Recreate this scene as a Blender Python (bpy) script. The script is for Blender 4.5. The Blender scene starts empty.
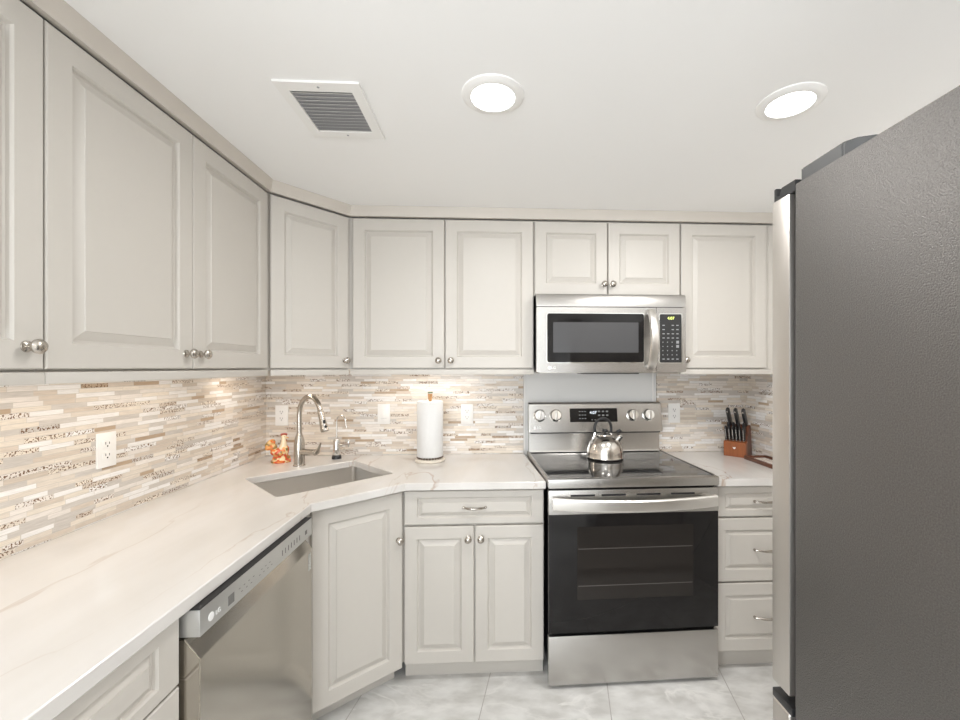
import bpy, bmesh, math, random
from mathutils import Vector, Matrix
from mathutils.geometry import tessellate_polygon
random.seed(7)
R = math.radians
sc = bpy.context.scene
COL = sc.collection

# ------------------------------------------------------------------ camera
cam_d = bpy.data.cameras.new('camera'); cam = bpy.data.objects.new('camera', cam_d); COL.objects.link(cam)
cam_d.sensor_width = 36; cam_d.lens = 423 / 960 * 36; cam_d.clip_start = 0.02
cam.location = (0, 0, 1.43); cam.rotation_euler = (R(90), 0, R(-2.8))
cam_d.shift_x = -33 / 960; cam_d.shift_y = 7.4 / 960
sc.camera = cam

# ------------------------------------------------------------------ world, lights, exposure
w = bpy.data.worlds.new('sky'); sc.world = w; w.use_nodes = True
w.node_tree.nodes['Background'].inputs[0].default_value = (0.75, 0.85, 1, 1)
w.node_tree.nodes['Background'].inputs[1].default_value = 1.0
sc.view_settings.view_transform = 'Standard'; sc.view_settings.look = 'None'
sc.view_settings.gamma = 1; sc.view_settings.use_curve_mapping = False
sc.view_settings.exposure = -0.06
sc.cycles.use_denoising = True
sc.cycles.max_bounces = 10; sc.cycles.diffuse_bounces = 6
sc.cycles.sample_clamp_indirect = 6

def area(name, loc, rot, sx, sy, power, color, shape='RECTANGLE', spread=180):
    l = bpy.data.lights.new(name, 'AREA'); l.shape = shape; l.size = sx; l.size_y = sy
    l.energy = power; l.color = color; l.spread = R(spread)
    o = bpy.data.objects.new(name, l); o.location = loc; o.rotation_euler = rot; COL.objects.link(o); return o
# daylight lamps at two added windows, both unseen behind the camera
area('added_window_light', (-0.62, -2.60, 1.35), (R(112), 0, 0), 1.15, 1.5, 54, (0.92, 0.97, 1.0))
area('added_window_light', (-1.43, -1.20, 1.40), (R(100), 0, R(-90)), 1.5, 1.2, 54, (0.94, 0.97, 1.0))  # extra source added at the left rear to brighten right drawers and fridge side
CANS = [(0.002, 1.275), (0.919, 1.264), (0.002, -0.6), (0.919, -0.6)]
for (x, y), pw in zip(CANS, (6.5, 13, 6.5, 6.5)):
    area('can_light_lamp', (x, y, 2.238), (0, 0, 0), 0.13, 0.13, pw, (1, 0.985, 0.96), 'DISK')
WARM = (1.0, 0.89, 0.77)
area('under_cabinet_lamp', (-1.15, 1.30, 1.412), (0, 0, 0), 0.03, 1.1, 1.9, WARM)
area('under_cabinet_lamp', (-1.12, 2.20, 1.412), (0, 0, R(-45)), 0.03, 0.35, 1.0, WARM)
area('under_cabinet_lamp', (-0.36, 2.36, 1.412), (0, 0, 0), 0.55, 0.03, 1.15, WARM)

# ------------------------------------------------------------------ room constants
WL, WR, D, YB, CH = -1.325, 1.56, 2.54, -2.5, 2.25
CT = 0.914

# ------------------------------------------------------------------ materials
def newmat(name):
    m = bpy.data.materials.new(name); m.use_nodes = True
    return m, m.node_tree, m.node_tree.nodes['Principled BSDF']
def mat(name, col, rough=0.5, metal=0.0, bump=0, bscale=200, var=0, spec=None, emit=None, estr=0, coat=0, aniso=None, trans=0):
    m, nt, b = newmat(name)
    b.inputs['Base Color'].default_value = (*col, 1); b.inputs['Roughness'].default_value = rough
    b.inputs['Metallic'].default_value = metal
    if spec is not None: b.inputs['Specular IOR Level'].default_value = spec
    if coat: b.inputs['Coat Weight'].default_value = coat; b.inputs['Coat Roughness'].default_value = 0.1
    if trans: b.inputs['Transmission Weight'].default_value = trans
    if emit: b.inputs['Emission Color'].default_value = (*emit, 1); b.inputs['Emission Strength'].default_value = estr
    tc = nt.nodes.new('ShaderNodeTexCoord')
    n = nt.nodes.new('ShaderNodeTexNoise'); n.inputs['Scale'].default_value = bscale; n.inputs['Detail'].default_value = 3
    src = tc.outputs['Object']
    if aniso:
        mp = nt.nodes.new('ShaderNodeMapping'); mp.inputs['Scale'].default_value = aniso
        nt.links.new(src, mp.inputs[0]); src = mp.outputs[0]
    nt.links.new(src, n.inputs[0])
    if bump:
        bp = nt.nodes.new('ShaderNodeBump'); bp.inputs['Strength'].default_value = min(1, bump); bp.inputs['Distance'].default_value = 0.001 * max(1, bump)
        nt.links.new(n.outputs[0], bp.inputs['Height']); nt.links.new(bp.outputs[0], b.inputs['Normal'])
    if var:
        mx = nt.nodes.new('ShaderNodeMix'); mx.data_type = 'RGBA'
        mx.inputs['A'].default_value = (*[c * (1 - var) for c in col], 1); mx.inputs['B'].default_value = (*[min(1, c * (1 + var)) for c in col], 1)
        nt.links.new(n.outputs[0], mx.inputs['Factor']); nt.links.new(mx.outputs['Result'], b.inputs['Base Color'])
    return m
M = {}
M['wall'] = mat('wall_paint', (0.80, 0.79, 0.77), 0.7, bump=0.1, bscale=90)
M['ceiling'] = mat('ceiling_paint', (0.90, 0.895, 0.885), 0.8, bump=0.05, bscale=60)
M['cab'] = mat('cream_cabinet_lacquer', (0.56, 0.53, 0.488), 0.42, bump=0.02, bscale=40, var=0.01)
M['crown'] = mat('crown_lacquer', (0.60, 0.555, 0.50), 0.4)
M['white'] = mat('white_plastic', (0.86, 0.85, 0.83), 0.3)
M['whitepanel'] = mat('pale_grey_panel', (0.72, 0.72, 0.71), 0.35)
M['steel'] = mat('brushed_steel', (0.52, 0.505, 0.485), 0.27, 1, bump=0.12, bscale=6, aniso=(2, 2, 180), var=0.05)
M['steelv'] = mat('brushed_steel_fine', (0.64, 0.61, 0.575), 0.4, 1, bump=0.10, bscale=6, aniso=(120, 120, 2), var=0.04)
M['handle'] = mat('reflection_lightened_handle', (0.82, 0.80, 0.77), 0.3, 1, bump=0.03, bscale=300)  # base colour lightened to carry the bright reflection of a window
M['dwsteel'] = mat('satin_dishwasher_steel', (0.52, 0.49, 0.44), 0.13, 1, bump=0.04, bscale=6, aniso=(180, 3, 3), var=0.03)
M['dwpanel'] = mat('silver_control_panel', (0.60, 0.60, 0.585), 0.38, 0.85, bump=0.04, bscale=300)
M['nickel'] = mat('brushed_nickel', (0.50, 0.465, 0.42), 0.22, 1, bump=0.03, bscale=300)
M['chrome'] = mat('polished_chrome', (0.78, 0.77, 0.75), 0.08, 1)
M['duct'] = mat('grey_duct_metal', (0.36, 0.36, 0.37), 0.6)
M['kettle'] = mat('kettle_steel', (0.74, 0.71, 0.67), 0.16, 1, bump=0.03, bscale=200)
M['sinksteel'] = mat('sink_steel', (0.72, 0.70, 0.67), 0.32, 1, bump=0.06, bscale=8, aniso=(60, 60, 4))
M['black'] = mat('black_plastic', (0.02, 0.02, 0.021), 0.35)
M['dark'] = mat('dark_gap', (0.03, 0.028, 0.027), 0.8)
M['ovenglass'] = mat('black_oven_glass', (0.010, 0.009, 0.009), 0.04, spec=0.3)
M['ovenwin'] = mat('tinted_oven_window', (0.022, 0.019, 0.017), 0.06, spec=0.3)
M['rackline'] = mat('oven_rack_metal', (0.10, 0.09, 0.085), 0.2, spec=0.5)
M['cookglass'] = mat('cooktop_glass', (0.02, 0.02, 0.021), 0.05, spec=1.0)
M['burner'] = mat('burner_print', (0.12, 0.12, 0.12), 0.15)
M['mwscreen'] = mat('microwave_mesh_window', (0.075, 0.075, 0.078), 0.12, spec=0.4)
M['button'] = mat('button_print', (0.33, 0.34, 0.35), 0.4)
M['dbutton'] = mat('dark_print', (0.16, 0.155, 0.15), 0.4)
M['whiteprint'] = mat('white_print', (0.85, 0.85, 0.85), 0.4)
M['green'] = mat('green_clock_digits', (0.5, 0.6, 0.1), 0.5, emit=(0.75, 0.9, 0.25), estr=1.6)
M['bluewhite'] = mat('white_clock_digits', (0.8, 0.85, 0.9), 0.5, emit=(0.85, 0.93, 1), estr=1.2)
M['lamp'] = mat('lit_diffuser', (1, 1, 1), 0.5, emit=(1, 0.985, 0.96), estr=9)
M['fridgeside'] = mat('textured_charcoal_steel', (0.185, 0.177, 0.170), 0.40, 0.9, bump=1.0, bscale=420, var=0.45)
M['fridgecap'] = mat('grey_plastic', (0.07, 0.07, 0.07), 0.45)
M['paper'] = mat('paper_towel', (0.74, 0.74, 0.735), 0.9, bump=0.5, bscale=120)
M['stone'] = mat('cream_stone_base', (0.72, 0.66, 0.57), 0.5, var=0.15, bscale=60)
M['vine'] = mat('dark_vine_relief', (0.16, 0.12, 0.09), 0.5, var=0.5, bscale=150)
M['wood'] = mat('light_turned_wood', (0.55, 0.30, 0.13), 0.45, var=0.2, bscale=40)
M['leafgreen'] = mat('green_glaze', (0.08, 0.14, 0.05), 0.4)
M['cherry'] = mat('cherry_wood', (0.30, 0.095, 0.032), 0.4, var=0.3, bscale=14, aniso=(10, 10, 1))
M['walnut'] = mat('dark_wood', (0.12, 0.045, 0.025), 0.4, var=0.3, bscale=14, aniso=(1, 1, 10))
M['cream'] = mat('cream_ceramic', (0.80, 0.66, 0.45), 0.25, coat=0.5)
M['redc'] = mat('red_brown_ceramic', (0.33, 0.05, 0.025), 0.25, coat=0.5)
M['glass'] = mat('window_glass', (1, 1, 1), 0.0, trans=1)
M['sticker'] = mat('sticker_print', (0.4, 0.4, 0.38), 0.4, var=0.9, bscale=160)

# multicoloured rooster glaze
def rooster_mat(name, cols):
    m, nt, b = newmat(name); tc = nt.nodes.new('ShaderNodeTexCoord')
    v = nt.nodes.new('ShaderNodeTexVoronoi'); v.inputs['Scale'].default_value = 75
    nt.links.new(tc.outputs['Object'], v.inputs['Vector'])
    sp = nt.nodes.new('ShaderNodeSeparateColor'); nt.links.new(v.outputs['Color'], sp.inputs[0])
    r = nt.nodes.new('ShaderNodeValToRGB'); r.color_ramp.interpolation = 'CONSTANT'
    el = r.color_ramp.elements
    for i, (p, c) in enumerate(cols):
        e = el[i] if i < 2 else el.new(p)
        e.position = p; e.color = (*c, 1)
    nt.links.new(sp.outputs[0], r.inputs[0]); nt.links.new(r.outputs[0], b.inputs['Base Color'])
    b.inputs['Roughness'].default_value = 0.25; b.inputs['Coat Weight'].default_value = 0.4
    return m
M['rooster'] = rooster_mat('mottled_orange_glaze', [(0, (0.62, 0.09, 0.03)), (0.3, (0.75, 0.22, 0.05)), (0.5, (0.72, 0.40, 0.12)), (0.7, (0.8, 0.62, 0.35)), (0.9, (0.25, 0.16, 0.05))])
M['rtail'] = rooster_mat('orange_tail_glaze', [(0, (0.72, 0.20, 0.05)), (0.4, (0.78, 0.36, 0.10)), (0.65, (0.75, 0.48, 0.2)), (0.85, (0.3, 0.2, 0.06))])

# linear mosaic of stone, glass and speckled strips
def N(nt, typ, op=None, **kw):
    n = nt.nodes.new(typ)
    if op: n.operation = op
    for k, v in kw.items(): n.inputs[int(k[1:])].default_value = v
    return n
def mth(nt, op, a, b=None, c=None):
    n = nt.nodes.new('ShaderNodeMath'); n.operation = op
    for i, v in enumerate((a, b, c)):
        if v is None: continue
        if isinstance(v, (int, float)): n.inputs[i].default_value = v
        else: nt.links.new(v, n.inputs[i])
    return n.outputs[0]
def mosaic():
    m, nt, b = newmat('linear_mosaic_tile'); L = nt.links.new
    tc = nt.nodes.new('ShaderNodeTexCoord'); s = nt.nodes.new('ShaderNodeSeparateXYZ'); L(tc.outputs['Object'], s.inputs[0])
    u = mth(nt, 'ADD', s.outputs[0], s.outputs[1]); v = s.outputs[2]
    vr = mth(nt, 'DIVIDE', v, 0.0148); row = mth(nt, 'FLOOR', vr); fv = mth(nt, 'FRACT', vr)
    wn = nt.nodes.new('ShaderNodeTexWhiteNoise'); wn.noise_dimensions = '1D'; L(row, wn.inputs['W'])
    ln = mth(nt, 'MULTIPLY_ADD', wn.outputs[0], 0.07, 0.065)
    t = mth(nt, 'DIVIDE', mth(nt, 'MULTIPLY_ADD', wn.outputs[0], 5.37, mth(nt, 'ADD', u, 10.0)), ln)
    # uneven strip lengths
    wob = nt.nodes.new('ShaderNodeTexNoise'); wob.noise_dimensions = '2D'; wob.inputs['Scale'].default_value = 1
    cb0 = nt.nodes.new('ShaderNodeCombineXYZ'); L(mth(nt, 'MULTIPLY', t, 0.6), cb0.inputs[0]); L(mth(nt, 'MULTIPLY', row, 3.7), cb0.inputs[1]); L(cb0.outputs[0], wob.inputs['Vector'])
    t = mth(nt, 'MULTIPLY_ADD', wob.outputs[0], 1.2, t)
    idt = mth(nt, 'FLOOR', t); fu = mth(nt, 'FRACT', t)
    cb = nt.nodes.new('ShaderNodeCombineXYZ'); L(row, cb.inputs[0]); L(idt, cb.inputs[1])
    w2 = nt.nodes.new('ShaderNodeTexWhiteNoise'); w2.noise_dimensions = '2D'; L(cb.outputs[0], w2.inputs['Vector'])
    sp = nt.nodes.new('ShaderNodeSeparateColor'); L(w2.outputs['Color'], sp.inputs[0])
    r = nt.nodes.new('ShaderNodeValToRGB'); r.color_ramp.interpolation = 'CONSTANT'; el = r.color_ramp.elements
    pal = [(0, (0.62, 0.54, 0.46)), (0.14, (0.76, 0.71, 0.66)), (0.34, (0.70, 0.63, 0.55)), (0.5, (0.82, 0.80, 0.78)), (0.68, (0.58, 0.54, 0.50)), (0.8, (0.75, 0.68, 0.59)), (0.965, (0.45, 0.34, 0.24))]
    for i, (p, c) in enumerate(pal):
        e = el[i] if i < 2 else el.new(p); e.position = p; e.color = (*c, 1)
    L(sp.outputs[0], r.inputs[0])
    # streaks along each strip
    st = nt.nodes.new('ShaderNodeTexNoise'); st.inputs['Scale'].default_value = 1; st.inputs['Detail'].default_value = 3
    cs = nt.nodes.new('ShaderNodeCombineXYZ'); L(mth(nt, 'MULTIPLY', u, 30), cs.inputs[0]); L(mth(nt, 'MULTIPLY', v, 420), cs.inputs[1]); L(mth(nt, 'MULTIPLY', sp.outputs[2], 50), cs.inputs[2]); L(cs.outputs[0], st.inputs['Vector'])
    hs = nt.nodes.new('ShaderNodeHueSaturation'); L(mth(nt, 'MULTIPLY_ADD', st.outputs[0], 0.5, 0.75), hs.inputs['Value']); L(r.outputs[0], hs.inputs['Color'])
    # speckled strips
    spk = nt.nodes.new('ShaderNodeTexNoise'); spk.inputs['Scale'].default_value = 190; spk.inputs['Detail'].default_value = 1
    L(tc.outputs['Object'], spk.inputs['Vector'])
    isp = mth(nt, 'GREATER_THAN', sp.outputs[1], 0.84)
    msk = mth(nt, 'MULTIPLY', mth(nt, 'GREATER_THAN', spk.outputs[0], 0.56), isp)
    mx = nt.nodes.new('ShaderNodeMix'); mx.data_type = 'RGBA'; L(msk, mx.inputs['Factor']); L(hs.outputs[0], mx.inputs['A']); mx.inputs['B'].default_value = (0.17, 0.095, 0.05, 1)
    # grout
    g = mth(nt, 'MAXIMUM', mth(nt, 'LESS_THAN', fv, 0.10), mth(nt, 'LESS_THAN', mth(nt, 'MULTIPLY', fu, ln), 0.0013))
    mg = nt.nodes.new('ShaderNodeMix'); mg.data_type = 'RGBA'; L(g, mg.inputs['Factor']); L(mx.outputs['Result'], mg.inputs['A']); mg.inputs['B'].default_value = (0.58, 0.54, 0.49, 1)
    L(mg.outputs['Result'], b.inputs['Base Color'])
    L(mth(nt, 'MULTIPLY_ADD', sp.outputs[2], 0.4, 0.15), b.inputs['Roughness'])
    bp = nt.nodes.new('ShaderNodeBump'); bp.inputs['Strength'].default_value = 0.5; bp.inputs['Distance'].default_value = 0.001
    L(mth(nt, 'SUBTRACT', mth(nt, 'MULTIPLY', sp.outputs[2], 0.7), g), bp.inputs['Height']); L(bp.outputs[0], b.inputs['Normal'])
    return m
M['mosaic'] = mosaic()

def veined(name, base, base2, vein, rough, vscale, rot, stretch, width, amount, tile=None):
    m, nt, b = newmat(name); L = nt.links.new
    tc = nt.nodes.new('ShaderNodeTexCoord'); mp = nt.nodes.new('ShaderNodeMapping')
    mp.inputs['Rotation'].default_value = (0, 0, rot); mp.inputs['Scale'].default_value = stretch; L(tc.outputs['Object'], mp.inputs[0])
    wv = nt.nodes.new('ShaderNodeTexNoise'); wv.inputs['Scale'].default_value = vscale; wv.inputs['Detail'].default_value = 5; wv.inputs['Roughness'].default_value = 0.55; wv.inputs['Distortion'].default_value = 0.6
    L(mp.outputs[0], wv.inputs['Vector'])
    d = mth(nt, 'ABSOLUTE', mth(nt, 'SUBTRACT', wv.outputs[0], 0.5))
    mr = nt.nodes.new('ShaderNodeMapRange'); mr.inputs['From Min'].default_value = 0; mr.inputs['From Max'].default_value = width; mr.inputs['To Min'].default_value = 1; mr.inputs['To Max'].default_value = 0
    L(d, mr.inputs['Value'])
    n2 = nt.nodes.new('ShaderNodeTexNoise'); n2.inputs['Scale'].default_value = vscale * 0.7; L(mp.outputs[0], n2.inputs['Vector'])
    gate = nt.nodes.new('ShaderNodeMapRange'); gate.inputs['From Min'].default_value = 0.42; gate.inputs['From Max'].default_value = 0.62; gate.inputs['To Max'].default_value = amount; L(n2.outputs[0], gate.inputs['Value'])
    n3 = nt.nodes.new('ShaderNodeTexNoise'); n3.inputs['Scale'].default_value = vscale * 2.5; n3.inputs['Detail'].default_value = 6; L(mp.outputs[0], n3.inputs['Vector'])
    r3 = nt.nodes.new('ShaderNodeMapRange'); r3.inputs['From Min'].default_value = 0.35; r3.inputs['From Max'].default_value = 0.65; L(n3.outputs[0], r3.inputs['Value'])
    a = nt.nodes.new('ShaderNodeMix'); a.data_type = 'RGBA'; a.inputs['A'].default_value = (*base, 1); a.inputs['B'].default_value = (*base2, 1); L(r3.outputs[0], a.inputs['Factor'])
    c = nt.nodes.new('ShaderNodeMix'); c.data_type = 'RGBA'; L(a.outputs['Result'], c.inputs['A']); c.inputs['B'].default_value = (*vein, 1)
    L(mth(nt, 'MULTIPLY', mr.outputs[0], gate.outputs[0]), c.inputs['Factor'])
    out = c.outputs['Result']
    if tile:
        sx, sy, ang, ox, oy, gcol = tile
        m2 = nt.nodes.new('ShaderNodeMapping'); m2.inputs['Rotation'].default_value = (0, 0, ang); m2.inputs['Location'].default_value = (ox, oy, 0); L(tc.outputs['Object'], m2.inputs[0])
        s = nt.nodes.new('ShaderNodeSeparateXYZ'); L(m2.outputs[0], s.inputs[0])
        gx = mth(nt, 'LESS_THAN', mth(nt, 'FRACT', mth(nt, 'DIVIDE', s.outputs[0], sx)), 0.004 / sx)
        gy = mth(nt, 'LESS_THAN', mth(nt, 'FRACT', mth(nt, 'DIVIDE', s.outputs[1], sy)), 0.004 / sy)
        g = nt.nodes.new('ShaderNodeMix'); g.data_type = 'RGBA'; L(mth(nt, 'MAXIMUM', gx, gy), g.inputs['Factor']); L(out, g.inputs['A']); g.inputs['B'].default_value = (*gcol, 1)
        out = g.outputs['Result']
    L(out, b.inputs['Base Color']); b.inputs['Roughness'].default_value = rough
    return m
M['counter'] = veined('white_quartzite', (0.68, 0.66, 0.64), (0.62, 0.595, 0.565), (0.45, 0.35, 0.28), 0.12, 1.0, R(-20), (2.6, 0.55, 1), 0.006, 0.9)
M['floor'] = veined('grey_marble_tile', (0.71, 0.705, 0.69), (0.52, 0.51, 0.49), (0.78, 0.77, 0.75), 0.35, 3.0, R(35), (1, 2.0, 1), 0.035, 0.8,
                    tile=(0.535, 1.07, R(10), 0.355, 0.95, (0.40, 0.38, 0.36)))
def traymat():
    m, nt, b = newmat('patterned_tray_print'); L = nt.links.new
    tc = nt.nodes.new('ShaderNodeTexCoord'); v = nt.nodes.new('ShaderNodeTexVoronoi'); v.inputs['Scale'].default_value = 55; v.inputs['Randomness'].default_value = 0.4; L(tc.outputs['Object'], v.inputs['Vector'])
    r = nt.nodes.new('ShaderNodeValToRGB'); r.color_ramp.elements[0].position = 0.25; r.color_ramp.elements[0].color = (0.35, 0.12, 0.08, 1); r.color_ramp.elements[1].position = 0.38; r.color_ramp.elements[1].color = (0.8, 0.76, 0.7, 1)
    L(v.outputs['Distance'], r.inputs[0]); L(r.outputs[0], b.inputs['Base Color']); b.inputs['Roughness'].default_value = 0.3
    return m
M['tray'] = traymat()

# ------------------------------------------------------------------ mesh builder
class MB:
    def __init__(s): s.bm = bmesh.new()
    def box(s, x0, x1, y0, y1, z0, z1, bev=0, seg=2):
        t = bmesh.new(); bmesh.ops.create_cube(t, size=1)
        for v in t.verts: v.co = Vector(((x0 + x1) / 2 + v.co.x * (x1 - x0), (y0 + y1) / 2 + v.co.y * (y1 - y0), (z0 + z1) / 2 + v.co.z * (z1 - z0)))
        if bev: bmesh.ops.bevel(t, geom=t.edges[:], offset=bev, segments=seg, affect='EDGES', profile=0.6)
        return s._merge(t)
    def _merge(s, t, mtx=None):
        if mtx is not None: bmesh.ops.transform(t, matrix=mtx, verts=t.verts)
        me = bpy.data.meshes.new('tmp'); t.to_mesh(me); t.free(); s.bm.from_mesh(me); bpy.data.meshes.remove(me); return s
    def poly(s, pts, z0, z1, bev=0):          # xy polygon extruded in z
        t = bmesh.new(); lo = [t.verts.new((x, y, z0)) for x, y in pts]; hi = [t.verts.new((x, y, z1)) for x, y in pts]; n = len(pts)
        t.faces.new(lo[::-1]); t.faces.new(hi)
        for i in range(n): t.faces.new((lo[i], lo[(i + 1) % n], hi[(i + 1) % n], hi[i]))
        bmesh.ops.recalc_face_normals(t, faces=t.faces)
        if bev: bmesh.ops.bevel(t, geom=t.edges[:], offset=bev, segments=2, affect='EDGES')
        return s._merge(t)
    def yz(s, pts, x0, x1, bev=0):            # (y,z) profile extruded along x
        t = bmesh.new(); lo = [t.verts.new((x0, y, z)) for y, z in pts]; hi = [t.verts.new((x1, y, z)) for y, z in pts]; n = len(pts)
        t.faces.new(lo[::-1]); t.faces.new(hi)
        for i in range(n): t.faces.new((lo[i], lo[(i + 1) % n], hi[(i + 1) % n], hi[i]))
        bmesh.ops.recalc_face_normals(t, faces=t.faces)
        if bev: bmesh.ops.bevel(t, geom=t.edges[:], offset=bev, segments=2, affect='EDGES')
        return s._merge(t)
    def ring(s, outer, inner, z0, z1):        # xy polygon with a hole
        pts = [Vector((*p, 0)) for p in outer] + [Vector((*p, 0)) for p in inner]
        tris = tessellate_polygon([[Vector((*p, 0)) for p in outer], [Vector((*p, 0)) for p in inner]])
        t = bmesh.new(); lo = [t.verts.new((p.x, p.y, z0)) for p in pts]; hi = [t.verts.new((p.x, p.y, z1)) for p in pts]
        for a, b, c in tris: t.faces.new((lo[a], lo[b], lo[c])); t.faces.new((hi[a], hi[b], hi[c]))
        n = len(outer); k = len(inner)
        for i in range(n): t.faces.new((lo[i], lo[(i + 1) % n], hi[(i + 1) % n], hi[i]))
        for i in range(k): t.faces.new((lo[n + i], lo[n + (i + 1) % k], hi[n + (i + 1) % k], hi[n + i]))
        bmesh.ops.recalc_face_normals(t, faces=t.faces)
        return s._merge(t)
    def lathe(s, prof, c=(0, 0, 0), axis=(0, 0, 1), seg=32):
        t = bmesh.new(); rings = []
        for r, z in prof:
            if r < 1e-6: rings.append([t.verts.new((0, 0, z))])
            else: rings.append([t.verts.new((r * math.cos(2 * math.pi * i / seg), r * math.sin(2 * math.pi * i / seg), z)) for i in range(seg)])
        for a, b in zip(rings, rings[1:]):
            for i in range(seg):
                j = (i + 1) % seg
                if len(a) == 1 and len(b) == 1: continue
                if len(a) == 1: t.faces.new((a[0], b[i], b[j]))
                elif len(b) == 1: t.faces.new((a[i], a[j], b[0]))
                else: t.faces.new((a[i], a[j], b[j], b[i]))
        closed = len(prof) > 3 and prof[0] == prof[-1]
        if not closed and len(rings[0]) > 1: t.faces.new(rings[0][::-1])
        if not closed and len(rings[-1]) > 1: t.faces.new(rings[-1])
        if closed: bmesh.ops.remove_doubles(t, verts=t.verts, dist=1e-7)
        bmesh.ops.recalc_face_normals(t, faces=t.faces)
        q = Vector((0, 0, 1)).rotation_difference(Vector(axis).normalized())
        return s._merge(t, Matrix.Translation(c) @ q.to_matrix().to_4x4())
    def cyl(s, p0, p1, r0, r1=None, seg=24):
        p0 = Vector(p0); p1 = Vector(p1); d = p1 - p0; r1 = r0 if r1 is None else r1
        return s.lathe([(r0, 0), (r1, d.length)], p0, d, seg)
    def sweep(s, pts, sect, up=(0, 0, 1), smooth=None):  # sect: list of (a,b) offsets along side/up; may be list per point
        pts = [Vector(p) for p in pts]; t = bmesh.new(); rings = []; up = Vector(up)
        for i, p in enumerate(pts):
            d = (pts[min(i + 1, len(pts) - 1)] - pts[max(i - 1, 0)]).normalized()
            side = d.cross(up)
            if side.length < 1e-4: side = d.cross(Vector((1, 0, 0)))
            side.normalize(); u = side.cross(d).normalized()
            sc_ = sect[i] if isinstance(sect[0], list) else sect
            rings.append([t.verts.new(p + side * a + u * b) for a, b in sc_])
        n = len(rings[0])
        for a, b in zip(rings, rings[1:]):
            for i in range(n): t.faces.new((a[i], a[(i + 1) % n], b[(i + 1) % n], b[i]))
        t.faces.new(rings[0][::-1]); t.faces.new(rings[-1]); bmesh.ops.recalc_face_normals(t, faces=t.faces)
        return s._merge(t)
    def tube(s, pts, r, seg=12, up=(0, 0, 1)):
        rs = r if isinstance(r, list) else [r] * len(pts)
        return s.sweep(pts, [[(q * math.cos(2 * math.pi * i / seg), q * math.sin(2 * math.pi * i / seg)) for i in range(seg)] for q in rs], up)
    def ball(s, c, r, sub=3, rot=None):
        t = bmesh.new(); bmesh.ops.create_icosphere(t, subdivisions=sub, radius=1)
        rr = r if isinstance(r, tuple) else (r, r, r)
        m = Matrix.Translation(c) @ (Matrix.Rotation(rot[0], 4, rot[1]) if rot else Matrix()) @ Matrix.Diagonal((*rr, 1))
        return s._merge(t, m)
    def raised(s, x0, x1, z0, z1, yb=0.0, t=0.020, fx=0.058, fz=0.058, small=False):
        # raised-panel slab: back at yb, face at yb - t
        k = 0.75 if small else 1.0
        offs = [(0, 0, 0), (0, 0, t - 0.003), (0.003, 0.003, t), (fx, fz, t), (fx + .004 * k, fz + .004 * k, t - 0.005), (fx + .006 * k, fz + .006 * k, t - 0.011),
                (fx + .010 * k, fz + .010 * k, t - 0.012), (fx + .032 * k, fz + .032 * k, t - 0.003), (fx + .033 * k, fz + .033 * k, t - 0.001)]
        b = bmesh.new(); rings = []
        for ox, oz, h in offs:
            rings.append([b.verts.new((x, yb - h, z)) for x, z in ((x0 + ox, z0 + oz), (x1 - ox, z0 + oz), (x1 - ox, z1 - oz), (x0 + ox, z1 - oz))])
        b.faces.new(rings[0])
        for p, q in zip(rings, rings[1:]):
            for i in range(4): b.faces.new((p[i], p[(i + 1) % 4], q[(i + 1) % 4], q[i]))
        b.faces.new(rings[-1]); bmesh.ops.recalc_face_normals(b, faces=b.faces)
        return s._merge(b)
    def build(s, name, m, parent=None, loc=None, angle=35):
        me = bpy.data.meshes.new(name); s.bm.to_mesh(me); s.bm.free()
        me.polygons.foreach_set('use_smooth', [True] * len(me.polygons))
        me.set_sharp_from_angle(angle=R(angle))
        me.materials.append(m); o = bpy.data.objects.new(name, me); COL.objects.link(o)
        if parent: o.parent = parent
        if loc: o.location = loc
        return o
def tag(o, label=None, cat=None, group=None, kind=None):
    if label: o['label'] = label
    if cat: o['category'] = cat
    if group: o['group'] = group
    if kind: o['kind'] = kind
    return o
def thing(name, label, cat, loc=(0, 0, 0), rz=0, group=None):
    o = bpy.data.objects.new(name, None); o.empty_display_size = 0.05; COL.objects.link(o); o.location = loc; o.rotation_euler = (0, 0, rz)
    return tag(o, label, cat, group)
def structure(o, label=None): return tag(o, label, kind='structure')
def text(name, body, size, m, parent, loc, depth=0.0006, rot=(R(90), 0, 0), bold=0.0):
    c = bpy.data.curves.new('t', 'FONT'); c.body = body; c.size = size; c.extrude = depth; c.align_x = 'CENTER'; c.align_y = 'CENTER'; c.offset = bold
    t = bpy.data.objects.new('t', c); COL.objects.link(t); bpy.context.view_layer.update()
    me = bpy.data.meshes.new_from_object(t.evaluated_get(bpy.context.evaluated_depsgraph_get())); bpy.data.objects.remove(t)
    mtx = Matrix.Translation(loc) @ Matrix.Rotation(rot[2], 4, 'Z') @ Matrix.Rotation(rot[0], 4, 'X')
    me.transform(mtx); me.materials.clear(); me.materials.append(m)
    o = bpy.data.objects.new(name, me); COL.objects.link(o); o.parent = parent; return o
def copy_tree(o, parent=None):
    c = o.copy(); COL.objects.link(c); c.parent = parent
    for ch in list(o.children): copy_tree(ch, c)
    return c
def rrect(x0, x1, z0, z1, r, n=5):
    pts = []
    for cx, cz, a0 in ((x1 - r, z0 + r, -90), (x1 - r, z1 - r, 0), (x0 + r, z1 - r, 90), (x0 + r, z0 + r, 180)):
        for i in range(n + 1):
            a = R(a0 + 90 * i / n); pts.append((cx + r * math.cos(a), cz + r * math.sin(a)))
    return pts
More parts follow.
